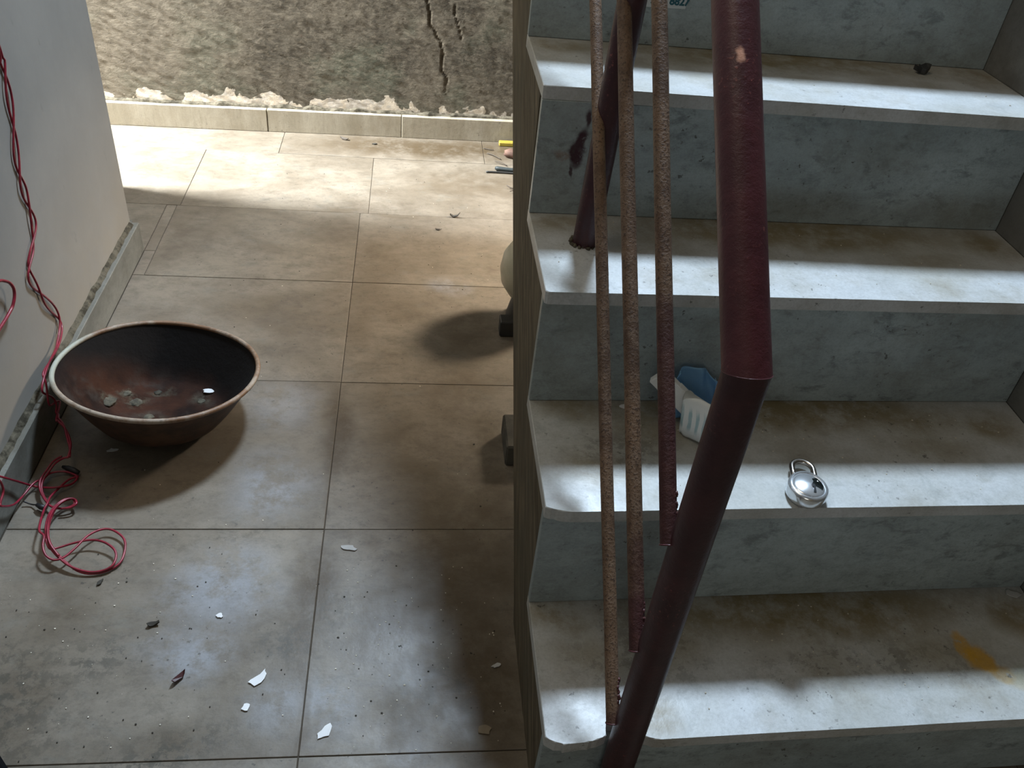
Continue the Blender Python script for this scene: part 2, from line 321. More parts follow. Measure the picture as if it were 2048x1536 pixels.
def pan_rim():
    t = NT('worn_pan_rim'); n = t.noise(13, 6, 0.65); col = t.mix(t.step(n, 0.42, 0.6), (0.17, 0.09, 0.045, 1), (0.32, 0.26, 0.20, 1))
    col = t.mix(t.step(t.noise(120, 4), .55, .7, 0, .5), col, (.06, .035, .02, 1))
    sx = t.n('ShaderNodeSeparateXYZ'); t.l(t.pos, sx.inputs[0]); col = t.mix(t.step(sx.outputs[0], -.66*S, -.70*S), col, (0.34, 0.36, 0.30, 1))
    t.bump(n, 0.3, 0.004); return t.done(col, 0.55)
m_panrim = pan_rim(); m_panout = plain('rusty_pan_outside', (0.050, 0.024, 0.011), 0.7, 0, 0.5, 22, 0.4)
m_flake = plain('white_flake', (0.74, 0.74, 0.74), 0.6, var=0.05)
m_flake_grey = plain('grey_flake', (0.42, 0.42, 0.41), 0.7, var=0.1)
m_flake_red = plain('maroon_flake', (0.05, 0.012, 0.012), 0.5, var=0.3)
m_grit = plain('dark_grit', (0.035, 0.030, 0.022), 0.8)
m_crumb = plain('plaster_crumb', (0.62, 0.57, 0.47), 0.8)
m_tin = plain('cream_enamel', (0.40, 0.37, 0.27), 0.4, var=0.15, scale=12)
m_black = plain('black_iron', (0.018, 0.018, 0.017), 0.55, var=0.3)
m_brick = plain('dark_block', (0.060, 0.055, 0.042), 0.85, var=0.4, scale=25, bump=0.5)
m_yellow = plain('yellow_plastic', (0.28, 0.21, 0.03), 0.5)
m_stick = plain('dark_green_pipe', (0.016, 0.022, 0.022), 0.6, var=0.3)
m_pebble = plain('red_brown_stone', (0.12, 0.065, 0.045), 0.8, var=0.3, bump=.4)
m_twig = plain('dry_twig', (0.07, 0.055, 0.04), 0.8)
m_card = plain('white_card', (0.90, 0.91, 0.90), 0.5, var=0.03)
m_sign = plain('sticker_paper', (0.62, 0.66, 0.66), 0.4, var=0.03)
m_ink = plain('teal_ink', (0.015, 0.10, 0.13), 0.5)
def bagmat():
    t = NT('blue_plastic_film'); n = t.noise(30, 4); col = t.mix(n, (0.32, 0.64, 0.97, 1), (0.50, 0.78, 1.0, 1))
    m = t.done(col, 0.3, 0, 0.5); t.p.inputs['Subsurface Weight'].default_value = 0.0
    tr = t.n('ShaderNodeBsdfTranslucent'); t.l(col, tr.inputs['Color']); mx = t.n('ShaderNodeMixShader'); mx.inputs[0].default_value = 0.5
    out = t.t.nodes['Material Output']; t.l(t.p.outputs[0], mx.inputs[1]); t.l(tr.outputs[0], mx.inputs[2])
    tp = t.n('ShaderNodeBsdfTransparent'); m2 = t.n('ShaderNodeMixShader'); m2.inputs[0].default_value = 0.15
    t.l(mx.outputs[0], m2.inputs[1]); t.l(tp.outputs[0], m2.inputs[2]); t.l(m2.outputs[0], out.inputs['Surface']); return m
m_bag = bagmat()
def packmat():
    t = NT('printed_white_film'); sv = t.vm('MULTIPLY', t.pos, (1, .5, .14))
    n = t.noise(150, 3, 0.5, sv); sx = t.n('ShaderNodeSeparateXYZ'); t.l(t.pos, sx.inputs[0])
    wv = t.n('ShaderNodeTexWave'); wv.bands_direction = 'X'; wv.inputs['Scale'].default_value = 36; wv.inputs['Distortion'].default_value = 1.6; wv.inputs['Detail'].default_value = 3; t.l(t.pos, wv.inputs['Vector'])
    band = t.ma('MULTIPLY', t.step(sx.outputs[2], .316*S, .326*S), t.step(sx.outputs[2], .350*S, .342*S))
    col = t.mix(t.ma('MULTIPLY', t.step(wv.outputs['Fac'], 0.45, 0.75), t.ma('MULTIPLY', band, t.step(n, .35, .6, .3, .8))), (0.84, 0.90, 0.92, 1), (0.30, 0.50, 0.56, 1)); return t.done(col, 0.3)
m_pack = packmat()

# ================================================================ THE SETTING
def setting(o): o['kind'] = 'structure'; return o
fl = setting(MB().box((-2.7, -1.7, -0.06), (1.9, 2.1, -0.0016)).build('floor', m_grout))
ys = [-1.36, -1.0, -0.645, -0.29, 0.062, 0.416, 0.77, 1.112]
g = 0.0006
def tile(x0, y0, x1, y1, h=0.0):
    h += random.uniform(-0.0007, 0.0)
    MB().box((x0+g, y0+g, -0.012), (x1-g, y1-g, h), 0.0006).build('floor_tile', m_floor, fl)
xs_by_row = [-.715, -.2695, .175, .62, 1.0]
for a, b in zip(ys, ys[1:]):
    for x0, x1 in zip(xs_by_row, xs_by_row[1:]):
        if x0 < -.27 and x1 < -.2 and a >= 0.0: pass
        tile(x0, a, x1, b)
tile(-.715, 1.112, -.692, 1.212); 
for x0, x1 in ((-.692, -.2695), (-.2695, .175), (.175, .62), (.62, 1.0)): tile(x0, 1.112, x1, 1.425)
tile(-.715, 1.212, -.692, 1.425)
for x0, x1 in ((-2.2, -1.73), (-1.73, -1.2), (-1.2, -.715)): tile(x0, 1.212, x1, 1.425)
for x0, x1 in ((-2.2, -1.73), (-1.73, -1.2), (-1.2, -.685), (-.685, -.25), (-.25, .19), (.19, .62), (.62, 1.0)): tile(x0, 1.425, x1, 1.745)
for x0, x1 in ((-2.2, -1.6), (-1.6, -1.05), (-1.05, -.5), (-.5, .05), (.05, .6), (.6, 1.0)): tile(x0, 1.745, x1, 1.91)

# back wall: rough cement with a real crack
def YB(x): return 1.897 + 0.027*x
crack = [(0.26, -.085), (0.365, -.115), (0.34, -.112), (0.30, -.100), (0.285, -.092), (0.262, -.075), (0.225, -.068), (0.19, -.066), (0.186, -.054)]
crack = [(-.125, .42), (-.118, .375), (-.112, .345), (-.104, .305), (-.099, .29), (-.080, .268), (-.072, .235), (-.074, .20), (-.066, .182), (-.058, .172), (-.060, .13)]
crack2 = [(-.045, .36), (-.042, .325), (-.030, .30), (-.022, .27)]
def segd(p, pl):
    best = 9
    for a, b in zip(pl, pl[1:]):
        a = Vector(a); b = Vector(b); t = max(0, min(1, (p-a).dot(b-a)/(b-a).length_squared)); best = min(best, (a+(b-a)*t-p).length)
    return best
mb = MB(); nx, nz = 300, 130; x0, x1, z0, z1 = -1.02, 0.20, 0.05, 0.55; G = []
for j in range(nz+1):
    row = []
    for i in range(nx+1):
        x = x0+(x1-x0)*i/nx; z = z0+(z1-z0)*j/nz; p = Vector((x, z))
        n3 = Vector((x*36+z*18, z*52+x*26, 3.1)); d = 0.0017*noise.fractal(n3, 0.8, 2.2, 4) + 0.002*noise.noise(Vector((x*3, z*3, 8)))
        wv = 0.006*noise.noise(Vector((x*40, z*40, 1)))
        q = p + Vector((wv, wv*.7)); c = segd(q, crack); d += -0.006*max(0, 1-c/0.0030) + (0.004*max(0, 1-max(0, (c-.004))/0.03) if q.x < -.05 and False else 0)
        c2 = segd(q, crack2); d += -0.004*max(0, 1-c2/0.0022)
        e = min(1, min(i, nx-i, nz-j, j)/3.0); d *= e
        row.append(mb.b.verts.new((x, YB(x) + 0.02 - d, z)))
    G.append(row)
for j in range(nz):
    for i in range(nx): mb.b.faces.new([G[j][i], G[j][i+1], G[j+1][i+1], G[j+1][i]])
wb = MB()
def wallslab(m, xa, xb, za, zb): m.quadbox([(xa, YB(xa)+.02, za), (xb, YB(xb)+.02, za), (xb, YB(xb)+.12, za), (xa, YB(xa)+.12, za), (xa, YB(xa)+.02, zb), (xb, YB(xb)+.02, zb), (xb, YB(xb)+.12, zb), (xa, YB(xa)+.12, zb)])
for a in ((-2.7, x0, -.02, 2.2), (x1, 1.9, -.02, 2.2), (x0, x1, -.02, z0), (x0, x1, z1, 2.2)): wallslab(wb, *a)
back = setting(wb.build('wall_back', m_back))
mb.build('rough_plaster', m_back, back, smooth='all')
# back skirting: marble slabs with a dirty ledge
bb = bpy.data.objects.new('baseboard_back', None); C.objects.link(bb); setting(bb)
cuts = [-2.2, -1.5, -1.12, -.545, -.179, .36, 0.95]
for a, b in zip(cuts, cuts[1:]):
    q = random.uniform(-.0012, .0012); a += .0009; b -= .0009; h = 0.062
    MB().quadbox([(a, YB(a)+q, 0.0), (b, YB(b)+q, 0.0), (b, YB(b)+.02, 0.0), (a, YB(a)+.02, 0.0), (a, YB(a)+q, h), (b, YB(b)+q, h), (b, YB(b)+.02, h), (a, YB(a)+.02, h)], 0.0012).build('skirting_slab', m_bbb, bb)
mm = MB(); L = []
for i in range(160):
    x = -2.0 + i*(2.9/159); dpt = 0.008+0.010*abs(noise.noise(Vector((x*14, 2, 1)))); hh = 0.066+0.008*noise.noise(Vector((x*25, 0, 5)))
    L.append([(x, YB(x)+.022, .05), (x, YB(x)+.02-dpt, .0595), (x, YB(x)+.02-dpt*.6, hh), (x, YB(x)+.022, hh+.004)])
mm.rings(L).build('mortar_ledge', m_mortar, bb)

# left wall with its return into the passage
XL = -0.731
wl = MB()
wl.box((-.85, -1.7, 0.0), (XL, 1.206, 2.3)); wl.box((-2.7, 1.10, 0.0), (-.85, 1.206, 2.3)); wl.box((-.99, 1.206, 0), (-.87, 1.51, 2.3))
wleft = setting(wl.build('wall_left', m_left))
bl = bpy.data.objects.new('baseboard_left', None); C.objects.link(bl); setting(bl)
cy = [-1.6, -.9, -.3, .17, .735, 1.212]
for a, b in zip(cy, cy[1:]):
    MB().box((XL-.001, a+.0008, 0), (-.7155+random.uniform(-.0008, .0008), b-.0008, 0.066), 0.0012).build('skirting_slab', m_bbl, bl)
MB().box((XL-.02, 1.206, 0), (XL, 1.222, .066), .001).build('skirting_return', m_bbl, bl)
L = []
for i in range(260):
    y = -1.5 + i*(2.70/259); a = noise.noise(Vector((y*22, 1, 2)))*.6 + noise.noise(Vector((y*70, 4, 2)))*.4
    top = 0.0705+0.007*a; out = 0.0085+0.004*noise.noise(Vector((y*40, 7, 3)))
    L.append([(XL-.002, y, .060), (XL+out, y, .0655), (XL+out*.55, y, top), (XL-.002, y, top+.004)])
MB().rings(L).build('mortar_ledge', m_mortar, bl)

# right wall and its stepped skirting
XW = 0.6587
wr = MB(); wr.box((XW+.0125, -1.7, 0), (XW+.12, 1.05, 2.6)); wr.box((XW+.0125, 1.05, .95), (XW+.12, 1.60, 2.6)); wr.box((XW+.0125, 1.60, 0), (XW+.12, 2.1, 2.6))
wright = setting(wr.build('wall_right', plain('dark_wall', (0.20, 0.19, 0.17), 0.8, var=0.2, scale=8, bump=.2)))

# unseen soffit slab, added to darken the right side of the stairs
setting(MB().quadbox([(.02, -1.7, 2.22), (XW+.0124, -1.7, 2.22), (XW+.0124, 1.12, 2.22), (.02, 1.12, 2.22), (.02, -1.7, 2.34), (XW+.0124, -1.7, 2.34), (XW+.0124, 1.12, 2.34), (.02, 1.12, 2.34)]).build('added_shade_slab', plain('added_slab_grey', (0.22, 0.20, 0.17), 0.9, var=0.15, scale=6)))

# ================================================================ STAIRCASE
st = thing('staircase', 'marble staircase with grey risers, worn treads and cement side, climbing away', 'staircase', (0.33, 0.0, 0.0))
ST = [[-.0086, .0077, .136, .1746, .1917], [.1633, .1793, .3061, .3536, .3695], [.3399, .3516, .4752, .5297, .5399], [.5313, .5235, .6404, .7180, .7122]]
for k in range(1, 6):
    b = ST[3]; ST.append([b[0]+.182*k, b[1]+.180*k, b[2]+.17*k, b[3]+.182*k, b[4]+.180*k])
TH = 0.0165
# cement body: saw-tooth flank and sloping underside
poly = [(ST[0][0]+.0235, 0.0)]
for i, s in enumerate(ST):
    zt = s[2]-TH; ya = s[0]+.013+.010
    poly += [(ya, zt), (s[3]+.011, zt)]
yl = ST[-1][3]+.01
poly += [(yl, .16+.878*(yl-.42)), (.262, .0215), (.245, 0.0)]
polyR = [(ST[0][1]+.0235, 0.0)]
for s in ST: polyR += [(s[1]+.023, s[2]-TH), (s[4]+.011, s[2]-TH)]
polyR += poly[-3:]
bd = MB(); lo = [bd.b.verts.new((0.0, a, c)) for a, c in poly]; hi = [bd.b.verts.new((XW, a, c)) for a, c in polyR]
nn = len(lo); bd.b.faces.new(lo[::-1]); bd.b.faces.new(hi)
for i in range(nn): bd.b.faces.new([lo[i], lo[(i+1) % nn], hi[(i+1) % nn], hi[i]])
bd.build('stair_body', m_cement, st)
def chipped(i, s):
    yL, yR = s[0], s[1]
    def yf(x): return yL + (yR-yL)*x/XW
    pts = []
    if i == 0: pts = [(0, .010), (.004, .007), (.010, .003), (.018, 0.0025), (.0186, 0), (.030, .0010), (.040, .0022), (.046, .0016), (.050, .0034), (.056, .0040), (.062, .0062), (.0660, .0080), (.0668, .022), (.0956, .022), (.0965, .0085), (.1010, .0072), (.1050, .0064), (.109, .0042), (.113, .0030), (.118, .0006), (.125, 0)]
    elif i == 1: pts = [(0, .0082), (.006, .0055), (.010, .0058), (.014, .003), (.021, .0009), (.028, .0004), (.036, 0)]
    elif i == 2: pts = [(0, .003), (.003, .0005), (.006, 0)]
    else: pts = [(0, .001), (.004, 0)]
    x = pts[-1][0] + .05
    while x < XW-.02: pts.append((x, random.uniform(0, .0006))); x += .055
    pts.append((XW, 0))
    return [(a, yf(a)+d) for a, d in pts]
for i, s in enumerate(ST):
    fr = chipped(i, s); ov = 0.012
    poly = fr + [(XW, s[4]+ov), (0, s[3]+ov)]
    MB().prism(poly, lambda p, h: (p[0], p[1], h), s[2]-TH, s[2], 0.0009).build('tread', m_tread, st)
def riser(yl, yr, za, zb):
    t = .0115
    MB().quadbox([(0, yl, za), (XW, yr, za), (XW, yr+t, za), (0, yl+t, za), (0, yl, zb), (XW, yr, zb), (XW, yr+t, zb), (0, yl+t, zb)], .0007).build('riser', m_riser, st)
riser(ST[0][0]+.013, ST[0][1]+.013, 0.0005, ST[0][2]-TH-.0004)
for a, b in zip(ST, ST[1:]): riser(a[3], a[4], a[2]+.0004, b[2]-TH-.0004)
# stepped marble skirting against the right wall, one slab per step
for i, s in enumerate(ST[:7]):
    y0 = s[1]+.016 if i else -.02; y1 = s[4]+.0+.0
    zlo = s[2]; zt = .30+.957*(s[1])
    MB().prism([(y0, zlo), (y1, zlo), (y1, zt+.957*(y1-s[1])-.0), (y0, zt+.957*(y0-s[1]))], lambda p, h: (h, p[0], p[1]), XW+.0002, XW+.0118).build('skirting_slab', m_skirt, st)
    if i: MB().box((XW+.001, ST[i-1][4]+.0005, ST[i-1][2]), (XW+.0118, s[1]+.0155, zlo)).build('skirting_slab', m_skirt, st)

# ================================================================ RAILING
rl = thing('stair_railing', 'maroon pipe handrail on a bent newel post with three rusty bars', 'railing', (0.0812, -.015, 0.0))
bend = Vector((.0812, -.015, .637)); d0 = Vector((0, 0, 1)); d1 = Vector((0, 1, .97)).normalized()
nb = (d0+d1).normalized(); RP = .0171; n = 40
def ringat(c, d, rad, plane=None):
    e1 = Vector((1, 0, 0)); e2 = d.cross(e1).normalized(); out = []
    for k in range(n):
        a = 2*math.pi*k/n; p = Vector(c)+rad*(e1*math.cos(a)+e2*math.sin(a))
        if plane is not None: p = p + d*((bend-p).dot(plane)/d.dot(plane))
        out.append(p)
    return out
base = Vector((.0812, -.015, 0.0))
rs = [ringat(base+Vector((0, 0, z)), d0, RP) for z in (0, .1, .3, .5, .58)] + [ringat(bend, d0, RP, nb)]
MB().rings(rs, True, False).build('newel_post', m_post, rl, smooth=True)
RH = .0174
rs = [ringat(bend, d1, RH, nb)] + [ringat(bend+d1*k, d1, RH) for k in (.08, .2, .4, .6, .9, 1.25)]
hr = MB().rings(rs, False, True).build('handrail', m_rail, rl, smooth=True)
mb = MB()                               # mitre weld seam
ring = ringat(bend, d1, RH*1.0, nb)
mb.tube([p for p in ring]+[ring[0]], .0004, 6); mb.build('weld_seam', m_rail, hr, smooth='all')
def bar(k, e, ang, L, rad, m):
    e = Vector(e); d = Vector(ang).normalized(); pts = []; N = 30
    for j in range(N+1):
        t = L*j/N; w = Vector((.0006*noise.noise(Vector((t*5, k, 0))), 0, .0006*noise.noise(Vector((t*5, k, 9))))); pts.append(e + d*t + w)
    o = MB().tube(pts, [rad*(1+.012*noise.noise(Vector((j*.7, k, 4)))) for j in range(N+1)], 20).build('bar', m, rl, smooth=True)
    q = MB(); rr = random.Random(k)
    for a in range(14):
        an = rr.uniform(0, 6.28); tt = .008+.038*(a/13)
        q.ball((e.x+.0048+.0012*rr.uniform(-1, 1), e.y+tt*.70-.0035+.0015*rr.uniform(-1, 1), e.z+tt*.68), (.0022, .0024, .0036), 8, .6, a)
    q.build('weld_bead', m_weld, o, smooth='all')
    rg = []                                  # burred collar at the cut end
    for a in range(17):
        an = 2*math.pi*a/16; rg.append(e + d*.0006 + (Vector((1, 0, 0))*math.cos(an) + d.cross(Vector((1, 0, 0))).normalized()*math.sin(an))*rad*1.02)
    MB().tube(rg, .0008, 6).build('bar_end_burr', m_rail, o, smooth='all')
bar(1, (.0630, -.012, .1815), (-.020, 1, .97), 1.35, .0070, m_bars[0])
bar(2, (.0655, -.012, .3059), (-.009, 1, .97), 1.30, .0077, m_bars[1])
bar(3, (.0645, -.012, .4535), (.003, 1, .97), 1.20, .0073, m_bars[2])
q = Vector((.0620, .4565, .4752)); tp = Vector((.0808, .462, .637+.97*.477-.012))
MB().tube([q, q+(tp-q)*.33, q+(tp-q)*.66, tp], .0155, 28).build('support_post', m_post, rl, smooth=True)
mb = MB()
for a in range(22):
    an = random.uniform(2.2, 5.4); rr = random.uniform(.015, .0195); s = random.uniform(.0012, .0028)
    mb.ball((.062+rr*math.cos(an), .4565+rr*math.sin(an)*.9, .4752+s*.6), (s, s, s*.8), 6, .6, a)
tag(mb.build('mortar_crumbs', m_mortar, rl), kind='stuff')

# sticker on the fourth visible riser
sk = thing('phone_sticker', 'pale paper sticker with teal digits on the topmost riser', 'sticker', (.18, .715, .688))
def yr4(x): return ST[3][3] + (ST[3][4]-ST[3][3])*x/XW
xa, xb, za, zb = .1515, .2066, .6895, .7155
MB().quadbox([(xa, yr4(xa)-.0006, za), (xb, yr4(xb)-.0006, za+.001), (xb, yr4(xb), za+.001), (xa, yr4(xa), za), (xa, yr4(xa)-.0006, zb), (xb, yr4(xb)-.0006, zb), (xb, yr4(xb), zb), (xa, yr4(xa), zb)]).build('paper', m_sign, sk)
def text(body, x, z, size):
    c = bpy.data.curves.new('digits', 'FONT'); c.body = body; c.size = size*S; c.extrude = 0.0002; c.offset = .0007
    o = bpy.data.objects.new('digits', c); C.objects.link(o); bpy.context.view_layer.update()
    dg = bpy.context.evaluated_depsgraph_get(); me = bpy.data.meshes.new_from_object(o.evaluated_get(dg)); bpy.data.objects.remove(o)
    me.materials.clear(); me.materials.append(m_ink); t = bpy.data.objects.new('digits', me); C.objects.link(t); t.parent = sk
    t.location = V(x, yr4(x)-.0009, z) - sk.location; t.rotation_euler = (math.radians(90), 0, -.009)
text('9', .1565, .6945, .0155); text('8827', .1835, .6948, .0135)

# ================================================================ IRON PAN
pn = thing('iron_pan', 'rusty round iron mixing pan with a pale worn rim, tilted by the white wall', 'pan', (-.547, .69, 0))
R = .150; H = .094
def prof(r): # height of the sheet at radius r (gently rounded floor, flared side)
    t = r/R
    return 0.010*(t/.64)**3 if t < .64 else .010 + (H-.010)*((t-.64)/.36)**1.12
pts = [(.0005, prof(0))] + [(R*k/26, prof(R*k/26)) for k in range(1, 27)]
nrm = Vector((.0686, .1152, 1)).normalized(); rotm = Vector((0, 0, 1)).rotation_difference(nrm).to_matrix().to_4x4()
low = min((rotm @ Vector((rr*math.cos(a), rr*math.sin(a), z-.003))).z for rr, z in pts for a in [k*.1 for k in range(63)])
ctr = Vector((-.547, .668, .094)) ; top = rotm @ Vector((0, 0, H)); T = Matrix.Translation(Vector((ctr.x-top.x, ctr.y-top.y, -low+.0006))) @ rotm
def pan_z(x, y):
    o = T.translation; a = x-o.x; b = y-o.y; return (T @ Vector((a, b, prof(math.hypot(a, b))))).z
def pan(prf, name, mat, cap0=True):
    NN = 72; rs = []
    for rr, z in prf:
        rs.append([Vector((rr*math.cos(2*math.pi*k/NN)*(1+.012*math.sin(2*2*math.pi*k/NN+.5)), rr*math.sin(2*math.pi*k/NN)*(1+.006*math.sin(3*2*math.pi*k/NN)), z + .0016*math.sin(3*2*math.pi*k/NN+1)*(rr/R) + (.0012*noise.noise(Vector((rr*40*math.cos(2*math.pi*k/NN), rr*40*math.sin(2*math.pi*k/NN), 2))) if rr < R*.95 else 0))) for k in range(NN)])
    m = MB().rings(rs, cap0, False); m.xf(T); return m.build(name, mat, pn, smooth='all')
pin = pan(pts, 'pan_inside', m_panin); pan([(rr+.0006, z-.0028) for rr, z in pts], 'pan_outside', m_panout)
NN = 96; tor = []
for k in range(NN+1):
    a = 2*math.pi*k/NN; tor.append(Vector(((R+.0016)*math.cos(a)*(1+.012*math.sin(2*a+.5)), (R+.0018)*math.sin(a)*(1+.006*math.sin(3*a)), H + .0016*math.sin(3*a+1))))
mb = MB().tube(tor, .0040, 10, False); mb.xf(T); mb.build('pan_rim', m_panrim, pn, smooth='all')
m_dried = plain('dried_cement', (0.075, 0.068, 0.048), 0.9, var=.5, scale=60, bump=.8)
for a, (x, y, s) in enumerate(((-.643, .677, .012), (-.603, .688, .011), (-.622, .708, .008), (-.575, .722, .006), (-.50, .703, .007), (-.573, .652, .008))):
    MB().ball((x, y, pan_z(x, y)), (s, s, s*.28), 12, .5, a).build('dried_cement', m_dried, pin, smooth='all')

# ================================================================ RED CABLE
cb = thing('electric_cable', 'thin twisted red electric wire hanging down the white wall into a tangle on the floor', 'cable', (-.66, .42, 0))
s1 = [(-0.708, 0.427, 0.096), (-0.708, 0.436, 0.085), (-0.708, 0.47, 0.042), (-0.701, 0.494, 0.008), (-0.678, 0.487, 0.012), (-0.662, 0.489, 0.012), (-0.65, 0.501, 0.006), (-0.646, 0.515, 0.006), (-0.655, 0.523, 0.006), (-0.669, 0.526, 0.008), (-0.685, 0.52, 0.01), (-0.693, 0.51, 0.008), (-0.701, 0.496, 0.012), (-0.708, 0.467, 0.012), (-0.708, 0.44, 0.024), (-0.708, 0.415, 0.048), (-0.709, 0.417, 0.053), (-0.709, 0.433, 0.060), (-0.709, 0.434, 0.077), (-0.708, 0.426, 0.089)]
s2 = [(-0.659, 0.534, 0.03), (-0.666, 0.532, 0.03), (-0.68, 0.53, 0.02), (-0.686, 0.516, 0.015), (-0.688, 0.496, 0.015), (-0.684, 0.48, 0.012), (-0.674, 0.464, 0.01), (-0.664, 0.452, 0.01), (-0.65, 0.447, 0.01), (-0.638, 0.449, 0.01), (-0.631, 0.455, 0.012), (-0.636, 0.464, 0.012), (-0.645, 0.462, 0.014), (-0.653, 0.449, 0.016), (-0.655, 0.429, 0.02), (-0.651, 0.405, 0.025), (-0.645, 0.384, 0.025), (-0.637, 0.368, 0.022), (-0.623, 0.353, 0.016), (-0.602, 0.339, 0.01), (-0.578, 0.333, 0.006), (-0.56, 0.335, 0.006), (-0.549, 0.343, 0.008), (-0.548, 0.358, 0.01), (-0.555, 0.37, 0.012), (-0.571, 0.38, 0.014), (-0.589, 0.383, 0.014), (-0.61, 0.377, 0.014), (-0.627, 0.367, 0.016), (-0.635, 0.363, 0.02), (-0.642, 0.375, 0.026)]
s3 = [(-0.646, 0.52, 0.004), (-0.657, 0.51, 0.006), (-0.664, 0.491, 0.008), (-0.668, 0.468, 0.013), (-0.667, 0.453, 0.015), (-0.667, 0.438, 0.016), (-0.66, 0.406, 0.024), (-0.655, 0.389, 0.026), (-0.646, 0.38, 0.026), (-0.643, 0.364, 0.024), (-0.636, 0.351, 0.02), (-0.625, 0.346, 0.016), (-0.614, 0.352, 0.014), (-0.604, 0.369, 0.014), (-0.594, 0.391, 0.014), (-0.581, 0.404, 0.012), (-0.567, 0.406, 0.01), (-0.55, 0.395, 0.008), (-0.542, 0.38, 0.006), (-0.541, 0.355, 0.004), (-0.551, 0.34, 0.003), (-0.572, 0.332, 0.003), (-0.593, 0.335, 0.006), (-0.613, 0.348, 0.012), (-0.63, 0.363, 0.018), (-0.642, 0.382, 0.022), (-0.65, 0.412, 0.02), (-0.651, 0.439, 0.018), (-0.646, 0.455, 0.016), (-0.639, 0.462, 0.014)]
hang = [(-0.7265, 0.824, 0.72), (-0.7265, 0.822, 0.633), (-0.7272, 0.819, 0.556), (-0.7272, 0.814, 0.509), (-0.7272, 0.8, 0.449), (-0.7272, 0.777, 0.389), (-0.7272, 0.775, 0.342), (-0.7272, 0.776, 0.292), (-0.7272, 0.747, 0.264), (-0.7272, 0.718, 0.238), (-0.7272, 0.74, 0.183), (-0.7265, 0.772, 0.118), (-0.718, 0.725, 0.101), (-0.713, 0.65, 0.105), (-0.708, 0.622, 0.092), (-0.706, 0.627, 0.062), (-.704, .640, .045), (-.697, .612, .043), (-.68, .59, .042), (-.663, .557, .036), (-0.659, 0.534, 0.03)]
hp = spline(hang, 10); RW = .00165
def ph(k):                                  # twist: crossings where the photograph shows them
    return k*math.pi/11.5
for sgn in (0, 1):
    pts = []
    for k, p in enumerate(hp):
        amp = .0085 if 25 < k < 172 else .0022
        a = ph(k) + sgn*math.pi
        pts.append(p + Vector((.0012*math.sin(a), amp*math.cos(a), 0)))
    MB().tube(pts, RW, 8).build('hanging_wire', m_wire, cb, smooth='all')
for sp in (s1, s2, s3):
    MB().tube(spline(sp, 6), RW, 8).build('coiled_wire', m_wire, cb, smooth='all')
sh = [(x+.004, y-.003, z+.003) for x, y, z in s2[8:19]]
MB().tube(spline(sh, 6), RW, 8).build('coiled_wire', m_wire, cb, smooth='all')
sh = [(x-.003, y+.002, z+.002) for x, y, z in s2[1:8]]
MB().tube(spline(sh, 6), RW, 8).build('coiled_wire', m_wire, cb, smooth='all')
MB().tube([(-.673, .536, .008), (-.664, .532, .009), (-.655, .528, .009), (-.646, .524, .008)], [.0025, .0042, .0045, .003], 10).build('taped_joint', m_tape, cb, smooth='all')
MB().tube([(-.684, .456, .008), (-.677, .451, .009), (-.670, .448, .010)], [.003, .0042, .0036], 10).build('taped_joint', m_tape, cb, smooth='all')
MB().tube(spline([(-0.705, 0.463, 0.008), (-0.695, 0.461, 0.004), (-0.684, 0.456, 0.008)], 5), .0011, 6).build('black_wire', m_tape, cb, smooth='all')
lp = thing('wire_loop', 'short loop of red wire against the white wall at the left picture edge', 'wire', (-.722, .62, .25))
MB().tube(spline([(-.722, .50, .30), (-.722, .60, .293), (-.720, .632, .279), (-.719, .644, .260), (-.720, .636, .243), (-.722, .612, .234), (-.722, .52, .232)], 8), .0023, 8).build('wire', m_wire, lp, smooth='all')

# ================================================================ PADLOCK
pk = thing('padlock', 'round chrome padlock lying face up near the edge of the second lowest step', 'padlock', (.304, .19, .306))
RB = .0232; z0 = .3066
def dome(q): return .0168 + .0036*(1-(q/.0178)**2)
prof_b = [(.004, 0), (RB-.003, 0), (RB-.0008, .0015), (RB, .004), (RB, .0128), (RB-.0005, .0150), (RB-.0018, .0166), (RB-.0036, .0170), (RB-.0046, .0160), (RB-.0054, .0168)] + [(.0178*k/8, dome(.0178*k/8)) for k in range(7, 0, -1)] + [(.0005, dome(0))]
tilt = Matrix.Translation((.3035, .190, z0)) @ Matrix.Rotation(math.radians(-12), 4, 'Z')
b = MB(); rs = []
for rr, z in prof_b:
    q = []
    for k in range(64):
        a = 2*math.pi*k/64; m = rr*(1.0+.10*max(0, math.sin(a))**4); q.append(Vector((m*math.cos(a), m*math.sin(a), z)))
    rs.append(q)
b.rings(rs).xf(tilt); lb = b.build('lock_body', m_chrome, pk, smooth=True)
pts = [(-.0125, .012, .009)]
pts += [(-.0125, .030, .009)] + [(-.0125*math.cos(a), .036+.0125*math.sin(a), .009) for a in [math.pi*k/14 for k in range(15)]] + [(.0125, .030, .009), (.0125, .012, .009)]
s = MB().tube(pts, .0034, 14).xf(tilt); s.build('shackle', m_shackle, pk, smooth='all')
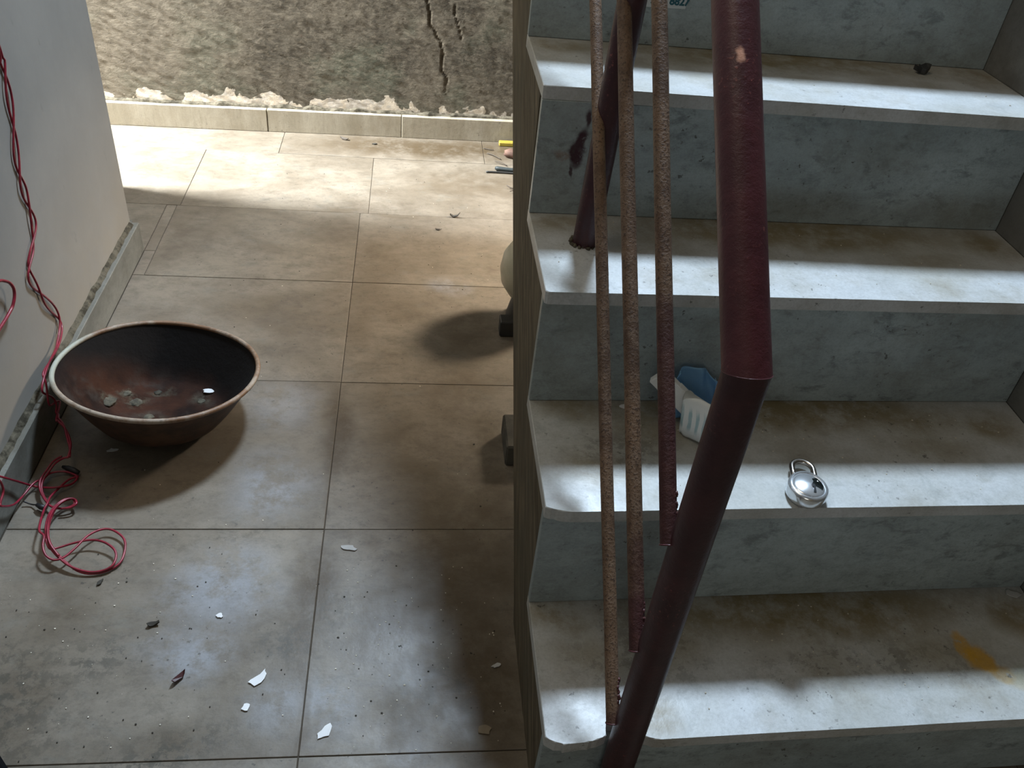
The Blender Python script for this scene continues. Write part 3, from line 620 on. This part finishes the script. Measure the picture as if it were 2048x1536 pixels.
def onface(poly, lo, hi):                     # a thin plate that follows the domed face
    m = MB(); N = len(poly); c = (sum(p[0] for p in poly)/N, sum(p[1] for p in poly)/N); L = []
    for h in (lo, hi):
        L.append([[m.b.verts.new((c[0]+(p[0]-c[0])*k, c[1]+(p[1]-c[1])*k, dome(math.hypot(c[0]+(p[0]-c[0])*k, c[1]+(p[1]-c[1])*k))+h)) for p in poly] for k in (.02, .35, .7, 1)])
    for a, b in zip(L[1], L[1][1:]):
        for i in range(N): m.b.faces.new([a[i], a[(i+1) % N], b[(i+1) % N], b[i]])
    m.b.faces.new(L[1][0]); a, b = L[0][3], L[1][3]
    for i in range(N): m.b.faces.new([a[i], a[(i+1) % N], b[(i+1) % N], b[i]])
    m.b.faces.new(a[::-1]); return m.xf(tilt)
cov = [(.0155*math.cos(a), .0155*math.sin(a)) for a in [(-.42+1.35*k/10) for k in range(11)]] + [(.0035, .0085), (.0045, .0035), (.0025, .0005), (.006, -.003)]
onface(cov, -.0004, .0006).build('keyhole_cover', m_keyplate, lb, smooth=True)
kh = [(.0030, -.0125), (.0060, -.0125), (.0056, -.006), (.0062, -.0035), (.0050, -.0012), (.0030, -.0005), (.0014, -.0020), (.0020, -.0045), (.0034, -.0060)]
onface(kh, -.0004, .0009).build('keyhole', m_dark, lb)
rv = MB().lathe([(.0015, .0), (.0015, .0008), (.0009, .0013), (.0002, .0014)], 12, (.010, .006, .0184)).xf(tilt); rv.build('rivet', m_chrome, lb, smooth=True)

# ================================================================ BAG AND PACKETS
bg = thing('plastic_bag', 'open blue plastic carry bag slumped against the riser behind the railing', 'bag', (.195, .335, .306))
def film(fn, nu, nv, name, mat, parent, thick=.0006):
    m = MB(); A = [[m.b.verts.new(fn(i/nu, j/nv)) for i in range(nu+1)] for j in range(nv+1)]
    for j in range(nv):
        for i in range(nu): m.b.faces.new([A[j][i], A[j][i+1], A[j+1][i+1], A[j+1][i]])
    o = m.build(name, mat, parent, smooth='all'); md = o.modifiers.new('thick', 'SOLIDIFY'); md.thickness = thick*S; return o
def bagback(a, b):                            # rear sheet rising against the riser
    w = .040 - .012*b**2; x = .198 + (a-.5)*2*w + .006*b - .004*math.sin(a*9)*b
    y = .346 - .05*(1-b)**2*.4 - .010*abs(2*a-1)**2*1.4 + .0035*math.sin(a*13+b*5)*(.3+b)
    z = .3075 + .066*b*(1-.22*max(0, a-.45)*1.6) - .003*abs(math.sin(a*6))*b
    return (x, min(y, .349), z)
film(bagback, 26, 16, 'rear_sheet', m_bag, bg)
def bagside(a, b):                            # right-hand sheet folding forward
    x = .240 - .006*math.sin(a*3) - .010*b + .003*math.sin(b*11+a*4); y = .342 - .075*a; z = .3075 + (.050-.026*a)*b + .002*math.sin(a*14)
    return (x, y, z)
film(bagside, 18, 10, 'side_sheet', m_bag, bg)
pc = thing('printed_packet', 'white film packet with pale blue printed stripes standing in the blue bag', 'packet', (.205, .285, .308))
rs = []
for j in range(13):
    t = j/12; z = .3085 + .046*t; th = .013*math.sin(math.pi*(.12+.80*t))**.7 + .0012; q = []
    for k in range(36):
        a = 2*math.pi*k/36; ca, sa = math.cos(a), math.sin(a); wx = .031*(1+.06*t)
        x = wx*math.copysign(abs(ca)**.6, ca); y = th*math.copysign(abs(sa)**.8, sa) + .0009*math.sin(a*9+t*5)
        zz = z + (.006*math.sin(k*.55) if j == 12 else 0) + .0008*math.sin(a*7)
        an = -.62; q.append(Vector((.2065 + x*math.cos(an) - y*math.sin(an), .281 + x*math.sin(an) + y*math.cos(an) + .012*t, zz)))
    rs.append(q)
MB().rings(rs).build('packet_body', m_pack, pc, smooth='all')
cr = thing('white_carton', 'slim white carton leaning in the blue bag behind the right rusty bar', 'carton', (.175, .318, .309))
mb = MB().box((-.034, -.005, -.0125), (.034, .005, .0125), .001)
mb.xf(Matrix.Translation((.1735, .322, .3475)) @ Matrix.Rotation(math.radians(-20), 4, 'Z') @ Matrix.Rotation(math.radians(38), 4, 'Y')); mb.build('box', m_card, cr)
mb = MB().box((-.006, -.0048, .0126), (.030, .0048, .0132)).xf(Matrix.Translation((.1735, .322, .3475)) @ Matrix.Rotation(math.radians(-20), 4, 'Z') @ Matrix.Rotation(math.radians(38), 4, 'Y')); mb.build('flap', m_card, cr)

# ================================================================ THINGS UNDER AND BEHIND THE STAIR
cn = thing('lidded_container', 'cream rounded container with a wire ring handle, half hidden behind the stair flank', 'container', (.10, 1.0, 0))
MB().lathe([(.030, .055), (.052, .062), (.066, .085), (.070, .112), (.066, .140), (.055, .160), (.030, .172), (.0005, .175)], 40, (.098, 1.0, 0)).build('container_body', m_tin, cn, smooth='all')
ring = []
for k in range(25):
    a = 2*math.pi*k/24; ring.append(Vector((.072+.014*math.cos(a)*.6, 1.03+.010*math.cos(a), .190+.018*math.sin(a))))
MB().tube(ring, .0017, 8).build('ring_handle', plain('grey_wire', (.12, .11, .09), .4, .6), cn, smooth='all')
MB().lathe([(.046, 0), (.050, .004), (.044, .03), (.036, .056), (.02, .06)], 24, (.098, 1.0, 0)).build('black_base', m_black, cn, smooth=True)
MB().box((.030, .925, .0005), (.060, .955, .035), .002).build('base_bracket', m_black, cn)
bk = thing('dark_block', 'dark square block on the floor, half hidden behind the stair flank', 'block', (.05, .60, 0))
MB().box((.012, .555, .0), (.075, .64, .042), .003).build('block_body', m_brick, bk)
MB().lathe([(.012, .0421), (.012, .0435), (.008, .0436), (.008, .0424)], 20, (.05, .60, 0)).build('block_recess', m_dark, bk)
def rod(name, pts, rad, mat, label, cat, n=8):
    o = MB().tube(spline(pts, 4), rad, n).build(name, mat, None, smooth='all'); return tag(o, label, cat)
def settle(o):                               # move the origin to the middle of the mesh
    me = o.data; c = sum((v.co for v in me.vertices), Vector())/len(me.vertices); z = min(v.co.z for v in me.vertices); c.z = z
    for v in me.vertices: v.co -= c
    o.location += c; return o
settle(rod('pipe_piece', [(.075, 1.706, .0065), (.10, 1.700, .007), (.13, 1.697, .0065), (.20, 1.695, .006)], [.0035]+[.0058]*12, m_stick, 'dark green pipe piece lying by the stair at the far end of the floor', 'pipe', 10))
settle(rod('twig', [(.050, 1.688, .003), (.085, 1.689, .003), (.14, 1.687, .003), (.19, 1.686, .003)], .0024, m_black, 'thin dark stick lying in front of the green pipe piece', 'stick', 6))
settle(rod('twig', [(.060, 1.812, .002), (.078, 1.795, .004), (.095, 1.775, .003)], .0014, m_twig, 'thin bent twig on the floor left of the brown stone', 'twig', 6))
settle(rod('twig', [(.052, 1.845, .002), (.066, 1.838, .0025), (.080, 1.836, .002)], .0012, m_twig, 'short straight twig on the floor below the back skirting', 'twig', 6))
settle(rod('twig', [(.110, 1.735, .002), (.095, 1.745, .006), (.078, 1.757, .004)], .0012, m_twig, 'grey twig behind the green pipe piece', 'twig', 6))
settle(rod('twig', [(.155, 1.60, .002), (.115, 1.592, .004), (.098, 1.60, .008)], .0016, m_twig, 'dry twig sticking out from behind the stair, in front of the green pipe', 'twig', 6))
settle(rod('twig', [(.155, 1.575, .002), (.120, 1.578, .005), (.104, 1.570, .006)], .0014, m_twig, 'dry stalk nearest to the stair flank, in front of the green pipe', 'twig', 6))
settle(tag(MB().ball((.128, 1.795, .011), (.022, .014, .012), 12, .4, 3).build('stone', m_pebble, None, smooth='all'), 'small red brown stone on the floor beside the stair', 'stone'))
yb = MB().box((.098, 1.868, .0), (.19, 1.886, .012), .002); settle(tag(yb.build('plastic_strip', m_yellow), 'yellow plastic strip on the floor against the back skirting', 'strip'))

# ================================================================ FLAKES AND CRUMBS
def flake(name, pos, size, ratio, rz, mat, label, shape=0, th=.0012, lift=.0006, curl=.0, group=None, cat='flake'):
    rr = random.Random(int(pos[0]*1e4)+shape); N = 11; poly = []
    for k in range(N):
        a = 2*math.pi*k/N; q = size*1.25*(1+rr.uniform(-.34, .25)); poly.append((q*math.cos(a), q*ratio*math.sin(a) + (.45*size*(math.cos(a)**2) if shape == 1 else 0)))
    m = MB().prism(poly, lambda p, h: (p[0], p[1], h + curl*(p[0]*p[0])/size), 0, th)
    m.xf(Matrix.Translation((pos[0], pos[1], pos[2]+lift)) @ Matrix.Rotation(rz, 4, 'Z'))
    o = m.build(name, mat); settle(o); tag(o, label, cat, group or 'paint flakes'); return o
Fg = 'loose paint flakes'
flake('paint_flake', (-.3275, .1650, 0), .0110, .48, .75, m_flake, 'largest white paint flake on the near floor tile', 1, group=Fg)
flake('paint_flake', (-.2400, .0915, 0), .0085, .55, .9, m_flake, 'white paint flake beside the floor joint at the bottom of the picture', 1, group=Fg)
flake('paint_flake', (-.2315, .3785, 0), .0085, .5, -.2, m_flake_grey, 'pale triangular flake just right of the long floor joint', group=Fg)
flake('paint_flake', (-.3381, .1272, 0), .0048, .8, 1.2, m_flake, 'small white flake in front of the largest white flake', group=Fg)
flake('paint_flake', (-.6136, .5813, 0), .0062, .55, .3, m_flake_grey, 'pale flake in the shadow in front of the iron pan', group=Fg)
flake('paint_flake', (.640, .1793, .136), .0085, .5, -.5, m_flake_grey, 'grey flake in the dark back corner of the lowest step', group=Fg)
flake('paint_flake', (.1197, .3444, .306), .0055, .6, .1, m_flake, 'white flake at the foot of the riser behind the middle bar', group=Fg)
flake('paint_flake', (-.0285, .178, 0), .0052, .5, .4, m_flake_grey, 'pale flake on the floor close to the stair foot', group=Fg)
flake('paint_flake', (-.049, .0885, 0), .0060, .9, .2, plain('tan_flake', (.20, .16, .11), .8), 'tan chip on the floor near the stair foot', group=Fg)
flake('paint_flake', (-.393, .262, 0), .0035, .9, .2, m_flake, 'tiny white chip in the middle of the near tile', group=Fg)
tz = lambda x, y: prof(math.hypot(x+.553, y-.662)) - (x+.547)*.0686 - (y-.671)*.1152 + .006
flake('paint_flake', (-.4925, .727, pan_z(-.4925, .727)), .0068, .6, -.1, m_flake, 'pinkish white flake lying inside the iron pan', group=Fg, lift=.0016)
flake('maroon_flake', (-.4258, .1684, 0), .0085, .38, .85, m_flake_red, 'curled maroon paint flake on the near tile', th=.0016, curl=.6, group='dark flakes')
flake('dark_chip', (-.4748, .2493, 0), .0060, .55, .4, m_grit, 'black chip on the pale patch of the near tile', th=.002, curl=.4, group='dark flakes')
flake('dark_chip', (-.5610, .318, 0), .0050, .45, 1.1, m_grit, 'black chip below the red wire coil', th=.002, group='dark flakes')
flake('dry_leaf', (-.0443, 1.4263, 0), .0105, .35, -.1, m_grit, 'dark curled leaf scrap on the far pale floor', th=.002, curl=.6, group='dark flakes')
flake('dark_chip', (-.085, 1.357, 0), .007, .3, -.3, m_twig, 'thin brown scrap nearer than the curled leaf scrap', th=.001, curl=.3, group='dark flakes')
flake('dark_chip', (-.335, 1.855, 0), .009, .4, -.3, m_twig, 'brown scrap below the back skirting left of centre', th=.002, curl=.3, group='dark flakes')
flake('dark_chip', (-.252, 1.835, 0), .006, .5, .2, m_grit, 'dark scrap below the back skirting right of the brown scrap', th=.002, group='dark flakes')
dk = flake('dirt_clump', (.5444, .6765, .6404), .0085, .7, .4, m_black, 'black dirt clump in the back corner of the fourth step', th=.007, curl=.4, group='dark flakes', cat='dirt')
def scatter(name, mat, spots, kind_label, cat):
    m = MB()
    for k, (x, y, z, s) in enumerate(spots):
        q = bmesh.ops.create_icosphere(m.b, subdivisions=1, radius=1)
        a = random.uniform(.6, 1.3)
        for v in q['verts']: v.co = Vector((x+v.co.x*s*a, y+v.co.y*s, z+s*.45+v.co.z*s*.5))
    o = m.build(name, mat); tag(o, kind_label, cat, kind='stuff'); return o
def floor_spots(nn, smin, smax, zones):
    out = []
    for _ in range(nn):
        zx0, zx1, zy0, zy1 = random.choice(zones); out.append((random.uniform(zx0, zx1), random.uniform(zy0, zy1), 0.0, random.uniform(smin, smax)))
    return out
zones = [(-.66, -.03, .06, .45), (-.25, -.02, .06, .35), (-.25, -.02, .1, .3), (-.7, -.4, .06, .35), (-.6, -.02, .4, 1.1), (-.5, .05, 1.1, 1.7)]
scatter('plaster_crumbs', m_crumb, floor_spots(170, .0005, .0013, zones), 'pale plaster crumbs scattered over the floor tiles', 'crumbs')
scatter('dark_grit', m_grit, floor_spots(190, .0005, .0014, zones), 'dark grit scattered over the floor tiles', 'grit')
sp = []
for i in range(150):
    k = random.choice([0, 0, 1, 1, 2, 2, 3]); x = random.uniform(.01, XW-.015); s = ST[k]; y = s[0] + .02 + random.random()**.6*(.155); sp.append((x, y, s[2], random.uniform(.0005, .0013)))
scatter('plaster_crumbs', m_crumb, sp, 'pale plaster crumbs scattered over the stair treads', 'crumbs')

bx = thing('black_case', 'black hard case corner poking into the bottom left of the picture', 'case', (-.66, .02, 0))
mb = MB().box((-.09, -.13, 0), (.0, .0, .04), .006); mb.xf(Matrix.Translation((-.601, .079, 0)) @ Matrix.Rotation(math.radians(0), 4, 'Z'))
b2 = MB().quadbox([(-.70, .03, .0), (-.57, -.03, 0), (-.562, .030, 0), (-.618, .0915, 0), (-.70, .03, .03), (-.57, -.03, .03), (-.562, .030, .03), (-.618, .0915, .03)], .004); b2.build('case_body', plain('matt_black', (0.004, 0.0045, 0.005), 0.95, spec=0.1), bx); mb.b.free()
